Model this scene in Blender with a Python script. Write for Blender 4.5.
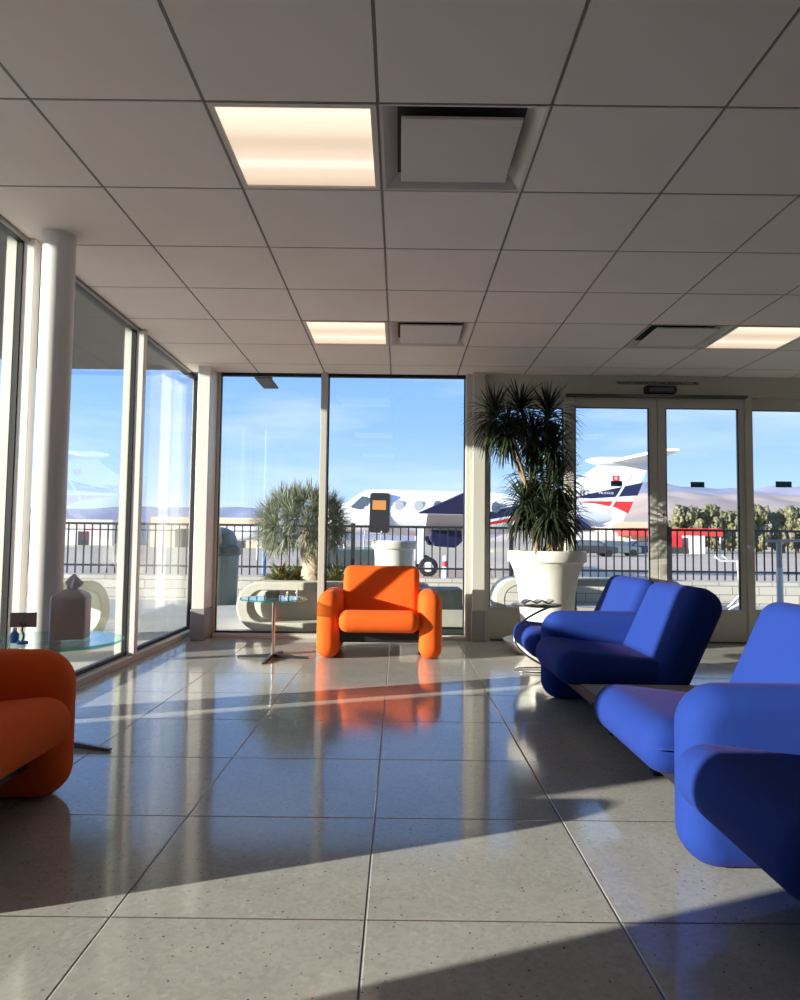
import bpy, bmesh, math, random
from mathutils import Vector, Matrix, noise
R = math.radians; PI = math.pi
random.seed(7)
S = bpy.context.scene
for o in list(bpy.data.objects): bpy.data.objects.remove(o)
COL = S.collection

# ------------------------------------------------------------------ camera
EYE = 0.889
F_PX, PITCH, YAW, ROLL = 697.26, .0577, .0005, .0116
def cam_dir(X, U):
    cr, sr, cp, sp, cw, sw = math.cos(ROLL), math.sin(ROLL), math.cos(PITCH), math.sin(PITCH), math.cos(YAW), math.sin(YAW)
    x = X*cr - U*sr; u = X*sr + U*cr; y = cp - u*sp; z = sp + u*cp
    return Vector((x*cw + y*sw, -x*sw + y*cw, z))
fw = cam_dir(0, 0); rt = cam_dir(1, 0) - fw; up = cam_dir(0, 1) - fw
cd = bpy.data.cameras.new('camera'); cam = bpy.data.objects.new('camera', cd); COL.objects.link(cam)
m = Matrix((rt, up, -fw)).transposed().to_4x4(); m.translation = (0, 0, EYE); cam.matrix_world = m
cd.sensor_fit = 'HORIZONTAL'; cd.sensor_width = 36; cd.lens = F_PX*36/800; cd.clip_start = .05; cd.clip_end = 9000
S.camera = cam

# ------------------------------------------------------------------ view, world, sun
S.view_settings.view_transform = 'Standard'; S.view_settings.look = 'None'; S.view_settings.gamma = 1
S.view_settings.use_curve_mapping = False; S.view_settings.exposure = 0.13
SUN_DIR = Vector((1, .39, -.25)).normalized()      # the way the light travels
SUN_E = 11.0
W = bpy.data.worlds.new('sky'); S.world = W; W.use_nodes = True
wt = W.node_tree; wt.nodes.clear()
def N(t, kind, **kw):
    n = t.nodes.new(kind)
    for k, v in kw.items():
        if k.startswith('i_'):
            key = k[2:]; key = int(key) if key.isdigit() else key.replace('_', ' ')
            n.inputs[key].default_value = v
        else: setattr(n, k, v)
    return n
def ramp(t, fac, stops, interp='LINEAR'):
    n = t.nodes.new('ShaderNodeValToRGB'); n.color_ramp.interpolation = interp
    e = n.color_ramp.elements
    while len(e) < len(stops): e.new(.5)
    for k, (p, c) in enumerate(stops):
        e[k].position = p; e[k].color = (c[0], c[1], c[2], 1)
    t.links.new(fac, n.inputs[0]); return n
tc = N(wt, 'ShaderNodeTexCoord'); sx = N(wt, 'ShaderNodeSeparateXYZ'); wt.links.new(tc.outputs['Generated'], sx.inputs[0])
sky = ramp(wt, sx.outputs['Z'], [(0, (.60, .72, .88)), (.07, (.45, .66, .93)), (.16, (.28, .50, .93)), (.26, (.21, .43, .93)), (.5, (.20, .45, .92)), (1, (.16, .38, .85))])
mp = N(wt, 'ShaderNodeMapping'); mp.inputs['Scale'].default_value = (2.2, 2.2, 13); wt.links.new(tc.outputs['Generated'], mp.inputs[0])
nz = N(wt, 'ShaderNodeTexNoise', i_Scale=1.3, i_Detail=6, i_Roughness=.55); wt.links.new(mp.outputs[0], nz.inputs['Vector'])
cl = ramp(wt, nz.outputs[0], [(.46, (0, 0, 0)), (.80, (.75, .75, .75))])
mx = N(wt, 'ShaderNodeMix', data_type='RGBA'); wt.links.new(cl.outputs[0], mx.inputs[0]); wt.links.new(sky.outputs[0], mx.inputs[6]); mx.inputs[7].default_value = (.74, .84, .98, 1)
bg = N(wt, 'ShaderNodeBackground', i_Strength=1.28); wo = N(wt, 'ShaderNodeOutputWorld')
wt.links.new(mx.outputs[2], bg.inputs[0]); wt.links.new(bg.outputs[0], wo.inputs[0])
sl = bpy.data.lights.new('sun', 'SUN'); sl.energy = SUN_E; sl.angle = R(.6); sl.color = (1, .94, .84)
so = bpy.data.objects.new('sun', sl); COL.objects.link(so); so.rotation_euler = SUN_DIR.to_track_quat('-Z', 'Y').to_euler(); so.location = (-12, -4, 6)

# ------------------------------------------------------------------ helpers
def obj(name, me, mats=None, parent=None, loc=(0, 0, 0), rz=0, smooth=None, bevel=0):
    if isinstance(me, bmesh.types.BMesh):
        bm = me; me = bpy.data.meshes.new(name); bm.to_mesh(me); bm.free()
    o = bpy.data.objects.new(name, me); COL.objects.link(o)
    if mats is not None and not me.materials:
        for mt in (mats if isinstance(mats, (list, tuple)) else [mats]): me.materials.append(mt)
    o.location = loc; o.rotation_euler = (0, 0, rz)
    if parent: o.parent = parent
    if smooth is not None:
        for p in me.polygons: p.use_smooth = True
        if smooth < 179: me.set_sharp_from_angle(angle=R(smooth))
    if bevel:
        b = o.modifiers.new('bevel', 'BEVEL'); b.width = bevel; b.segments = 2; b.limit_method = 'ANGLE'
    return o
def tag(o, label=None, cat=None, group=None, kind=None):
    if label: o['label'] = label
    if cat: o['category'] = cat
    if group: o['group'] = group
    if kind: o['kind'] = kind
    return o
def thing(name, label, cat, loc=(0, 0, 0), rz=0, group=None):
    o = bpy.data.objects.new(name, None); COL.objects.link(o); o.location = loc; o.rotation_euler = (0, 0, rz)
    o.empty_display_size = .1
    return tag(o, label, cat, group)
def struct(name, bm, mat, **kw): return tag(obj(name, bm, mat, **kw), kind='structure')
def copy_tree(o, parent=None):
    c = o.copy(); COL.objects.link(c); c.parent = parent
    for ch in list(o.children): copy_tree(ch, c)
    return c
def BM(): return bmesh.new()
def box(bm, x0, x1, y0, y1, z0, z1, mi=0):
    v = [bm.verts.new((x, y, z)) for x in (x0, x1) for y in (y0, y1) for z in (z0, z1)]
    for q in ((0, 1, 3, 2), (4, 6, 7, 5), (0, 4, 5, 1), (2, 3, 7, 6), (0, 2, 6, 4), (1, 5, 7, 3)):
        bm.faces.new([v[i] for i in q]).material_index = mi
    return bm
def tube(bm, pts, r, seg=10, closed=False, mi=0, cap=True):
    pts = [Vector(p) for p in pts]; n = len(pts); rings = []
    rad = r if isinstance(r, (list, tuple)) else [r]*n
    prev = None
    for i, p in enumerate(pts):
        if closed: t = pts[(i+1) % n] - pts[i-1]
        else: t = pts[min(i+1, n-1)] - pts[max(i-1, 0)]
        t.normalize()
        a = prev if prev is not None else (Vector((0, 0, 1)) if abs(t.z) < .9 else Vector((1, 0, 0)))
        b = t.cross(a).normalized(); a = b.cross(t).normalized(); prev = a
        rings.append([bm.verts.new(p + (a*math.cos(2*PI*k/seg) + b*math.sin(2*PI*k/seg))*rad[i]) for k in range(seg)])
    for i in range(n if closed else n-1):
        A, B = rings[i], rings[(i+1) % n]
        for k in range(seg): bm.faces.new((A[k], A[(k+1) % seg], B[(k+1) % seg], B[k])).material_index = mi
    if not closed and cap:
        bm.faces.new(rings[0][::-1]).material_index = mi; bm.faces.new(rings[-1]).material_index = mi
    return bm
def lathe(bm, prof, seg=32, c=(0, 0), mi=0, a0=0):
    rings = []
    for r, z in prof:
        if r < 1e-5: rings.append([bm.verts.new((c[0], c[1], z))])
        else: rings.append([bm.verts.new((c[0]+r*math.cos(a0+2*PI*k/seg), c[1]+r*math.sin(a0+2*PI*k/seg), z)) for k in range(seg)])
    for A, B in zip(rings, rings[1:]):
        for k in range(seg):
            k2 = (k+1) % seg
            if len(A) == 1 and len(B) == 1: continue
            q = [A[0], B[k], B[k2]] if len(A) == 1 else [A[k], A[k2], B[0]] if len(B) == 1 else [A[k], A[k2], B[k2], B[k]]
            try: bm.faces.new(q).material_index = mi
            except ValueError: pass
    return bm
def prism(bm, poly, axis, a, b, mi=0):
    """poly: 2D points; axis: the direction it is extruded along"""
    def P(p, t): return {'x': (t, p[0], p[1]), 'y': (p[0], t, p[1]), 'z': (p[0], p[1], t)}[axis]
    A = [bm.verts.new(P(p, a)) for p in poly]; B = [bm.verts.new(P(p, b)) for p in poly]; n = len(poly)
    bm.faces.new(A[::-1]).material_index = mi; bm.faces.new(B).material_index = mi
    for i in range(n): bm.faces.new((A[i], A[(i+1) % n], B[(i+1) % n], B[i])).material_index = mi
    return bm
def fixn(bm): bmesh.ops.recalc_face_normals(bm, faces=bm.faces[:]); return bm
def round_poly(pts, radii, seg=6):
    out = []; n = len(pts)
    for i in range(n):
        p = Vector(pts[i]); a = (Vector(pts[i-1])-p).normalized(); b = (Vector(pts[(i+1) % n])-p).normalized()
        r = radii[i] if isinstance(radii, (list, tuple)) else radii
        ang = a.angle(b); d = r/math.tan(ang/2); c = p+(a+b).normalized()*(r/math.sin(ang/2))
        s = p+a*d-c; e = p+b*d-c; sw = s.angle(e)
        sgn = 1 if s.x*e.y-s.y*e.x > 0 else -1
        for k in range(seg+1):
            t = sgn*sw*k/seg; out.append((c.x+s.x*math.cos(t)-s.y*math.sin(t), c.y+s.x*math.sin(t)+s.y*math.cos(t)))
    return out
def cushion(prof, width, r, seg=7, bulge=.004):
    """an upholstered pad: CCW (y,z) profile swept along x, every edge rounded by r"""
    n = len(prof); nrm = []
    for i in range(n):
        t = Vector(prof[(i+1) % n]) - Vector(prof[i-1]); t.normalize(); nrm.append(Vector((-t.y, t.x)))
    cen = sum((Vector(p) for p in prof), Vector((0, 0)))/n
    bm = BM(); rings = []
    st = [(-width/2+r-r*math.sin(a), r*(1-math.cos(a))) for a in [PI/2*(seg-k)/seg for k in range(seg+1)]]
    st += [(-width/2+r+(width-2*r)*k/6, 0) for k in range(1, 6)]
    st += [(-x, i) for x, i in st[:seg+1][::-1]]
    for x, ins in st: rings.append([bm.verts.new((x, prof[i][0]+nrm[i].x*ins, prof[i][1]+nrm[i].y*ins)) for i in range(n)])
    for A, B in zip(rings, rings[1:]):
        for i in range(n): bm.faces.new((A[i], B[i], B[(i+1) % n], A[(i+1) % n]))
    for ring, s in ((rings[0], -1), (rings[-1], 1)):
        cur = ring
        for f, b in ((.66, .7), (.33, .93)):
            nx = [bm.verts.new((v.co.x if 0 else ring[0].co.x+s*bulge*b, cen.x+(v.co.y-cen.x)*f, cen.y+(v.co.z-cen.y)*f)) for v in ring]
            for i in range(n): bm.faces.new((cur[i], cur[(i+1) % n], nx[(i+1) % n], nx[i]))
            cur = nx
        c = bm.verts.new((ring[0].co.x+s*bulge, cen.x, cen.y))
        for i in range(n): bm.faces.new((cur[i], cur[(i+1) % n], c))
    return fixn(bm)

# ------------------------------------------------------------------ materials
def mat(name, color, rough=.5, metal=0, bump=None, vary=None, **kw):
    m = bpy.data.materials.new(name); m.use_nodes = True; t = m.node_tree
    p = t.nodes['Principled BSDF']; p.inputs['Base Color'].default_value = (*color, 1)
    p.inputs['Roughness'].default_value = rough; p.inputs['Metallic'].default_value = metal
    for k, v in kw.items(): p.inputs[k].default_value = v
    if bump or vary: o = N(t, 'ShaderNodeTexCoord')
    if bump:
        s, d = bump; n = N(t, 'ShaderNodeTexNoise', i_Scale=s, i_Detail=4); b = N(t, 'ShaderNodeBump', i_Strength=.5, i_Distance=d)
        t.links.new(o.outputs['Object'], n.inputs['Vector']); t.links.new(n.outputs[0], b.inputs['Height']); t.links.new(b.outputs[0], p.inputs['Normal'])
    if vary:
        s, c2 = vary; n = N(t, 'ShaderNodeTexNoise', i_Scale=s, i_Detail=5)
        t.links.new(o.outputs['Object'], n.inputs['Vector'])
        r = ramp(t, n.outputs[0], [(.35, color), (.65, c2)]); t.links.new(r.outputs[0], p.inputs['Base Color'])
    return m
M = {}
M['frame'] = mat('painted_frame', (.50, .485, .42), .42, bump=(60, .0003))
M['column'] = mat('white_column_paint', (.72, .70, .66), .35, bump=(40, .0004))
M['fin'] = mat('pale_outer_fin', (.55, .56, .48), .5, bump=(40, .0004))
M['plinth'] = mat('grey_plinth', (.27, .27, .275), .5, bump=(50, .0004))
M['gasket'] = mat('black_gasket', (.008, .008, .009), .5, bump=(90, .0002))
M['wall'] = mat('interior_wall', (.68, .65, .60), .8, bump=(30, .0008))
M['tile'] = mat('ceiling_tile', (.78, .695, .625), .9, bump=(220, .0006), vary=(2.5, (.81, .725, .655)))
M['tbar'] = mat('ceiling_grid', (.22, .20, .18), .5, bump=(80, .0002))
M['vent'] = mat('vent_panel', (.64, .58, .53), .6, bump=(60, .0003))
M['vent_dark'] = mat('vent_throat', (.05, .045, .04), .8, bump=(60, .0003))
M['soffit'] = mat('outer_soffit', (.11, .105, .095), .8, bump=(20, .001))
M['orange'] = None
def fabric(name, c, sheen):
    m = mat(name, c, .85); t = m.node_tree; p = t.nodes['Principled BSDF']
    p.inputs['Sheen Weight'].default_value = .06; p.inputs['Sheen Roughness'].default_value = .4; p.inputs['Sheen Tint'].default_value = (*sheen, 1)
    p.inputs['Specular IOR Level'].default_value = .15
    o = N(t, 'ShaderNodeTexCoord'); n = N(t, 'ShaderNodeTexNoise', i_Scale=420, i_Detail=2); n2 = N(t, 'ShaderNodeTexNoise', i_Scale=9, i_Detail=3)
    a = N(t, 'ShaderNodeMath', operation='MULTIPLY_ADD'); a.inputs[1].default_value = .12
    b = N(t, 'ShaderNodeBump', i_Strength=.6, i_Distance=.004)
    t.links.new(o.outputs['Object'], n.inputs['Vector']); t.links.new(o.outputs['Object'], n2.inputs['Vector'])
    t.links.new(n.outputs[0], a.inputs[0]); t.links.new(n2.outputs[0], a.inputs[2]); t.links.new(a.outputs[0], b.inputs['Height']); t.links.new(b.outputs[0], p.inputs['Normal'])
    return m
M['orange'] = fabric('orange_wool', (.79, .122, .016), (1, .5, .3))
M['blue'] = fabric('blue_wool', (.014, .040, .225), (.50, .25, .6))
M['black'] = mat('black_beam', (.012, .012, .013), .45, bump=(60, .0003))
M['chrome'] = mat('chrome', (.62, .60, .58), .12, 1, bump=(20, .0001))
M['steel'] = mat('dark_steel', (.10, .10, .10), .3, .8, bump=(60, .0001))
M['tabletop'] = mat('grey_table_laminate', (.33, .32, .30), .45, bump=(60, .0002))
M['pot'] = mat('white_pot_glaze', (.74, .72, .64), .35, bump=(12, .0015))
M['soil'] = mat('potting_soil', (.05, .035, .025), .95, bump=(60, .01))
M['pebble'] = mat('white_pebbles', (.6, .58, .53), .7, vary=(30, (.75, .73, .7)))
M['cane'] = mat('plant_cane', (.36, .25, .14), .8, bump=(60, .004), vary=(30, (.22, .15, .08)))
def leafmat(name, c1, c2, trans=.25):
    m = mat(name, c1, .45); t = m.node_tree; p = t.nodes['Principled BSDF']
    o = N(t, 'ShaderNodeTexCoord'); n = N(t, 'ShaderNodeTexNoise', i_Scale=14, i_Detail=3); t.links.new(o.outputs['Object'], n.inputs['Vector'])
    r = ramp(t, n.outputs[0], [(.35, c1), (.65, c2)]); t.links.new(r.outputs[0], p.inputs['Base Color'])
    tr = N(t, 'ShaderNodeBsdfTranslucent'); t.links.new(r.outputs[0], tr.inputs[0]); mxs = N(t, 'ShaderNodeMixShader', i_0=trans)
    out = t.nodes['Material Output']; t.links.new(p.outputs[0], mxs.inputs[1]); t.links.new(tr.outputs[0], mxs.inputs[2]); t.links.new(mxs.outputs[0], out.inputs[0])
    return m
M['dracaena'] = leafmat('dracaena_leaf', (.016, .028, .014), (.045, .062, .026), .10)
M['yucca'] = leafmat('yucca_leaf', (.17, .21, .14), (.44, .45, .32), .18)
M['yucca_bark'] = mat('yucca_bark', (.42, .32, .20), .9, bump=(30, .02), vary=(18, (.60, .50, .36)))
M['shrub'] = leafmat('shrub_leaf', (.12, .15, .05), (.36, .36, .13), .2)
M['tree'] = leafmat('far_tree_leaf', (.075, .08, .035), (.23, .205, .10), .1)
M['concrete'] = mat('cast_concrete', (.58, .57, .48), .7, bump=(25, .002), vary=(3, (.64, .63, .54)))
M['pave'] = mat('patio_concrete', (.50, .48, .44), .8, bump=(14, .002), vary=(2, (.56, .54, .49)), **{'Specular IOR Level': .15})
M['cmu'] = None
M['fence'] = mat('fence_black', (.022, .023, .03), .45, bump=(60, .0004))
M['bin'] = mat('grey_green_bin', (.13, .17, .165), .5, bump=(20, .002))
M['bin_dark'] = mat('bin_rim', (.05, .06, .06), .5, bump=(20, .001))
M['asphalt'] = mat('tarmac', (.50, .385, .30), .9, vary=(.08, (.55, .43, .345)), **{'Specular IOR Level': .08})
M['drygrass'] = mat('dry_grass', (.46, .36, .22), .95, vary=(.2, (.55, .45, .28)))
M['white'] = mat('white_enamel', (.78, .78, .80), .25, bump=(3, .001))
M['navy'] = mat('navy_paint', (.012, .015, .07), .3, bump=(5, .001))
M['red'] = mat('red_paint', (.62, .03, .03), .35, bump=(5, .001))
M['acglass'] = mat('aircraft_window', (.10, .13, .17), .1, bump=(5, .001))
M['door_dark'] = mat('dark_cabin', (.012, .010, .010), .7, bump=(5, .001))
M['cabin'] = mat('orange_cabin_panel', (.55, .22, .05), .6, bump=(5, .001))  # one even orange for the doorway and tow vehicle panels
M['rubber'] = mat('tyre_rubber', (.015, .015, .016), .8, bump=(40, .002))
M['grey'] = mat('light_grey_metal', (.42, .42, .43), .4, bump=(10, .001))
M['silver'] = mat('brushed_tissue_cover', (.50, .48, .46), .42, .2, bump=(80, .0003))
M['tissue'] = mat('tissue_paper', (.85, .85, .86), .9, bump=(50, .002))
M['card'] = mat('printed_card', (.30, .27, .25), .7, bump=(50, .0005))
M['bluepl'] = mat('blue_plastic', (.05, .25, .75), .4, bump=(50, .0005))
M['decal'] = mat('teal_door_decal', (.02, .10, .135), .5, bump=(50, .0002))
M['ink'] = mat('black_lettering', (.015, .012, .01), .6, bump=(50, .0001))
M['beige'] = mat('beige_hangar', (.66, .52, .36), .8, vary=(.1, (.70, .56, .40)))
M['whitebl'] = mat('white_building', (.72, .70, .66), .8, vary=(.1, (.66, .64, .62)))
M['redroof'] = mat('red_canopy', (.80, .05, .035), .6, vary=(.3, (.72, .05, .04)))
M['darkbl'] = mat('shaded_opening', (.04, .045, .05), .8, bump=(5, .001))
M['paleblue'] = mat('pale_blue_paint', (.35, .52, .72), .3, bump=(5, .001))
M['bark'] = mat('tree_bark', (.13, .09, .06), .9, bump=(5, .02))

def glass(name, tint, gain, base=.02):
    m = bpy.data.materials.new(name); m.use_nodes = True; t = m.node_tree; t.nodes.clear()
    lw = N(t, 'ShaderNodeLayerWeight', i_Blend=.5); fr = N(t, 'ShaderNodeMath', operation='POWER'); t.links.new(lw.outputs['Facing'], fr.inputs[0]); fr.inputs[1].default_value = 5; g = N(t, 'ShaderNodeMath', operation='MULTIPLY_ADD', use_clamp=True); g.inputs[1].default_value = gain; g.inputs[2].default_value = base
    tr = N(t, 'ShaderNodeBsdfTransparent'); tr.inputs[0].default_value = (*tint, 1)
    gl = N(t, 'ShaderNodeBsdfGlossy', i_Roughness=.0); gl.inputs[0].default_value = (.95, .98, 1, 1)
    mxs = N(t, 'ShaderNodeMixShader'); o = N(t, 'ShaderNodeOutputMaterial')
    t.links.new(fr.outputs[0], g.inputs[0]); t.links.new(g.outputs[0], mxs.inputs[0]); t.links.new(tr.outputs[0], mxs.inputs[1]); t.links.new(gl.outputs[0], mxs.inputs[2]); t.links.new(mxs.outputs[0], o.inputs[0])
    return m
M['pane'] = glass('window_glass', (.965, .98, .975), .9, .035)
M['tglass'] = glass('table_glass', (.80, .93, .90), .95, .05)
M['tedge'] = glass('green_glass_edge', (.25, .72, .62), .9, .12)

# terrazzo floor tiles
FS, FX, FY = .598, -.068, 1.689
def terrazzo():
    m = mat('terrazzo_tiles', (.4, .4, .37), .1); t = m.node_tree; p = t.nodes['Principled BSDF']; lk = t.links.new
    o = N(t, 'ShaderNodeTexCoord'); s = N(t, 'ShaderNodeSeparateXYZ'); lk(o.outputs['Object'], s.inputs[0])
    ds = []
    for ax, off in (('X', FX), ('Y', FY)):
        a = N(t, 'ShaderNodeMath', operation='SUBTRACT'); lk(s.outputs[ax], a.inputs[0]); a.inputs[1].default_value = off - 40*FS
        b = N(t, 'ShaderNodeMath', operation='PINGPONG'); lk(a.outputs[0], b.inputs[0]); b.inputs[1].default_value = FS
        # pingpong with scale FS peaks at odd joints; fold once more
        c = N(t, 'ShaderNodeMath', operation='SUBTRACT'); c.inputs[0].default_value = FS; lk(b.outputs[0], c.inputs[1])
        d = N(t, 'ShaderNodeMath', operation='MINIMUM'); lk(b.outputs[0], d.inputs[0]); lk(c.outputs[0], d.inputs[1]); ds.append(d)
    mn = N(t, 'ShaderNodeMath', operation='MINIMUM'); lk(ds[0].outputs[0], mn.inputs[0]); lk(ds[1].outputs[0], mn.inputs[1])
    joint = N(t, 'ShaderNodeMapRange', i_From_Min=.0012, i_From_Max=.0024, i_To_Min=1, i_To_Max=0); lk(mn.outputs[0], joint.inputs[0])
    n1 = N(t, 'ShaderNodeTexNoise', i_Scale=5, i_Detail=6, i_Roughness=.6); lk(o.outputs['Object'], n1.inputs['Vector'])
    base = ramp(t, n1.outputs[0], [(.35, (.36, .355, .32)), (.65, (.43, .42, .38))])
    v = N(t, 'ShaderNodeTexVoronoi', i_Scale=90); lk(o.outputs['Object'], v.inputs['Vector'])
    sc = N(t, 'ShaderNodeSeparateColor'); lk(v.outputs['Color'], sc.inputs[0])
    chip = ramp(t, sc.outputs[0], [(0, (.45, .44, .40)), (.5, (.39, .385, .345)), (.9, (.35, .335, .30)), (.965, (.52, .51, .46))], 'CONSTANT')
    mA = N(t, 'ShaderNodeMix', data_type='RGBA'); mA.inputs[0].default_value = .5; lk(base.outputs[0], mA.inputs[6]); lk(chip.outputs[0], mA.inputs[7])
    # dark and rust chips, few
    v2 = N(t, 'ShaderNodeTexVoronoi', i_Scale=64, i_Randomness=1.0); lk(o.outputs['Object'], v2.inputs['Vector'])
    s2 = N(t, 'ShaderNodeSeparateColor'); lk(v2.outputs['Color'], s2.inputs[0])
    pick = N(t, 'ShaderNodeMath', operation='GREATER_THAN'); lk(s2.outputs[0], pick.inputs[0]); pick.inputs[1].default_value = .80
    nr = N(t, 'ShaderNodeTexNoise', i_Scale=120, i_Detail=2); lk(o.outputs['Object'], nr.inputs['Vector'])
    dd = N(t, 'ShaderNodeMath', operation='MULTIPLY_ADD'); lk(nr.outputs[0], dd.inputs[0]); dd.inputs[1].default_value = .5; lk(v2.outputs['Distance'], dd.inputs[2])
    near = N(t, 'ShaderNodeMath', operation='LESS_THAN'); lk(dd.outputs[0], near.inputs[0]); near.inputs[1].default_value = .40
    both = N(t, 'ShaderNodeMath', operation='MULTIPLY'); lk(pick.outputs[0], both.inputs[0]); lk(near.outputs[0], both.inputs[1])
    cc = ramp(t, s2.outputs[1], [(0, (.10, .09, .08)), (.7, (.16, .13, .10)), (.93, (.30, .08, .04))], 'CONSTANT')
    mB = N(t, 'ShaderNodeMix', data_type='RGBA'); lk(both.outputs[0], mB.inputs[0]); lk(mA.outputs[2], mB.inputs[6]); lk(cc.outputs[0], mB.inputs[7])
    mC = N(t, 'ShaderNodeMix', data_type='RGBA'); lk(joint.outputs[0], mC.inputs[0]); lk(mB.outputs[2], mC.inputs[6]); mC.inputs[7].default_value = (.16, .15, .13, 1)
    lk(mC.outputs[2], p.inputs['Base Color'])
    rr = N(t, 'ShaderNodeMapRange', i_To_Min=.11, i_To_Max=.5); lk(joint.outputs[0], rr.inputs[0]); lk(rr.outputs[0], p.inputs['Roughness'])
    hg = N(t, 'ShaderNodeMapRange', i_From_Min=0, i_From_Max=.004, i_To_Min=0, i_To_Max=1); lk(mn.outputs[0], hg.inputs[0])
    b1 = N(t, 'ShaderNodeBump', i_Strength=1.0, i_Distance=.004); lk(hg.outputs[0], b1.inputs['Height'])
    nb = N(t, 'ShaderNodeTexNoise', i_Scale=3, i_Detail=2); lk(o.outputs['Object'], nb.inputs['Vector'])
    b2 = N(t, 'ShaderNodeBump', i_Strength=.25, i_Distance=.004); lk(nb.outputs[0], b2.inputs['Height']); lk(b1.outputs[0], b2.inputs['Normal'])
    lk(b2.outputs[0], p.inputs['Normal']); p.inputs['Specular IOR Level'].default_value = .75
    return m
M['floor'] = terrazzo()
def cmu():
    m = mat('concrete_block', (.4, .39, .36), .9); t = m.node_tree; p = t.nodes['Principled BSDF']
    o = N(t, 'ShaderNodeTexCoord'); mpg = N(t, 'ShaderNodeMapping'); mpg.inputs['Rotation'].default_value = (R(90), 0, 0); t.links.new(o.outputs['Object'], mpg.inputs[0])
    b = N(t, 'ShaderNodeTexBrick', i_Scale=1.0); b.inputs['Color1'].default_value = (.56, .54, .48, 1); b.inputs['Color2'].default_value = (.51, .49, .44, 1); b.inputs['Mortar'].default_value = (.24, .23, .21, 1)
    b.inputs['Brick Width'].default_value = .4; b.inputs['Row Height'].default_value = .13; b.inputs['Mortar Size'].default_value = .007
    t.links.new(mpg.outputs[0], b.inputs['Vector']); t.links.new(b.outputs[0], p.inputs['Base Color']); return m
M['cmu'] = cmu()
def lampmat():
    m = bpy.data.materials.new('lit_diffuser'); m.use_nodes = True; t = m.node_tree; p = t.nodes['Principled BSDF']
    p.inputs['Base Color'].default_value = (.6, .55, .45, 1)
    o = N(t, 'ShaderNodeTexCoord'); s = N(t, 'ShaderNodeSeparateXYZ'); t.links.new(o.outputs['Object'], s.inputs[0])
    r = N(t, 'ShaderNodeMapRange', i_From_Min=-.29, i_From_Max=.29); t.links.new(s.outputs['Y'], r.inputs[0])
    c = ramp(t, r.outputs[0], [(0, (.86, .60, .45)), (.10, (1.0, .78, .62)), (.20, (.92, .70, .53)), (.42, (.60, .47, .34)), (.58, (.72, .56, .42)), (.68, (1.0, .80, .63)), (.78, (.74, .57, .42)), (1, (.56, .43, .31))], 'EASE')
    t.links.new(c.outputs[0], p.inputs['Emission Color']); p.inputs['Emission Strength'].default_value = 1.1
    return m
M['lamp'] = lampmat()

# ------------------------------------------------------------------ setting: room
CZ = EYE + 1.5279                     # ceiling height
CS, CX, CY = .6096, -.0928, 2.3578    # ceiling grid
GX = -1.96                            # plane of the left glass
FYI, FYG = 6.30, 6.40                 # inner face of the front frames, front glass
XR, YB = 6.6, -4.2                    # right and back walls
struct('floor', box(BM(), -2.02, XR, YB, 6.64, -.12, 0), M['floor'])
struct('wall_back', box(BM(), -2.1, XR+.15, YB-.15, YB, 0, 3.2), M['wall'])
struct('wall_right', box(BM(), XR, XR+.15, YB, 6.5, 0, 3.2), M['wall'])
struct('wall_left', box(BM(), -2.08, -1.90, YB, .60, 0, 3.2), M['wall'])
bm = BM(); box(bm, -2.04, -1.93, .60, 6.64, CZ+.005, 3.2); box(bm, -2.04, XR, 6.36, 6.50, CZ+.005, 3.2)
struct('wall_front', bm, M['soffit'])
struct('roof', box(BM(), -5.3, XR+.6, YB-.4, 9.6, 3.22, 3.5), M['soffit'])

lights = [(-1, 0), (-1, 4), (4, 4), (-1, -4), (4, 0), (4, -4)]
vents = [(0, 0), (0, 4), (3, 4)]
skip = set(lights) | set(vents)
bm = BM(); g = BM(); hw = .0048
jmax = int((FYI+.05-CY)/CS)+1
for i in range(-4, 12):
    for j in range(-11, jmax):
        if (i, j) in skip: continue
        x0, x1 = CX+i*CS, CX+(i+1)*CS; y0, y1 = CY+j*CS, CY+(j+1)*CS
        x0c, x1c, y0c, y1c = max(x0, -1.94), min(x1, XR), max(y0, YB), min(y1, FYI+.06)
        if x1c-x0c < .04 or y1c-y0c < .03: continue
        a = hw+.001
        box(bm, x0c+a, x1c-a, y0c+a, y1c-a, CZ-.001, CZ+.018)
for i in range(-3, 12):
    x = CX+i*CS
    if -1.93 < x < XR:
        box(g, x-hw, x+hw, YB, FYI+.06, CZ+.006, CZ+.03); box(g, x-.0025, x+.0025, YB, FYI+.06, CZ-.0005, CZ+.006)
for j in range(-10, jmax):
    y = CY+j*CS
    if YB < y < FYI: box(g, -1.94, XR, y-hw, y+hw, CZ+.006, CZ+.03); box(g, -1.94, XR, y-.0025, y+.0025, CZ-.0005, CZ+.006)
struct('ceiling', bm, M['tile'])
struct('trim_1', g, M['tbar'])
struct('trim_2', box(BM(), -1.94, -1.915, .6, FYI, CZ-.02, CZ), M['tbar'])   # wall angle along the left glass

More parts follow.
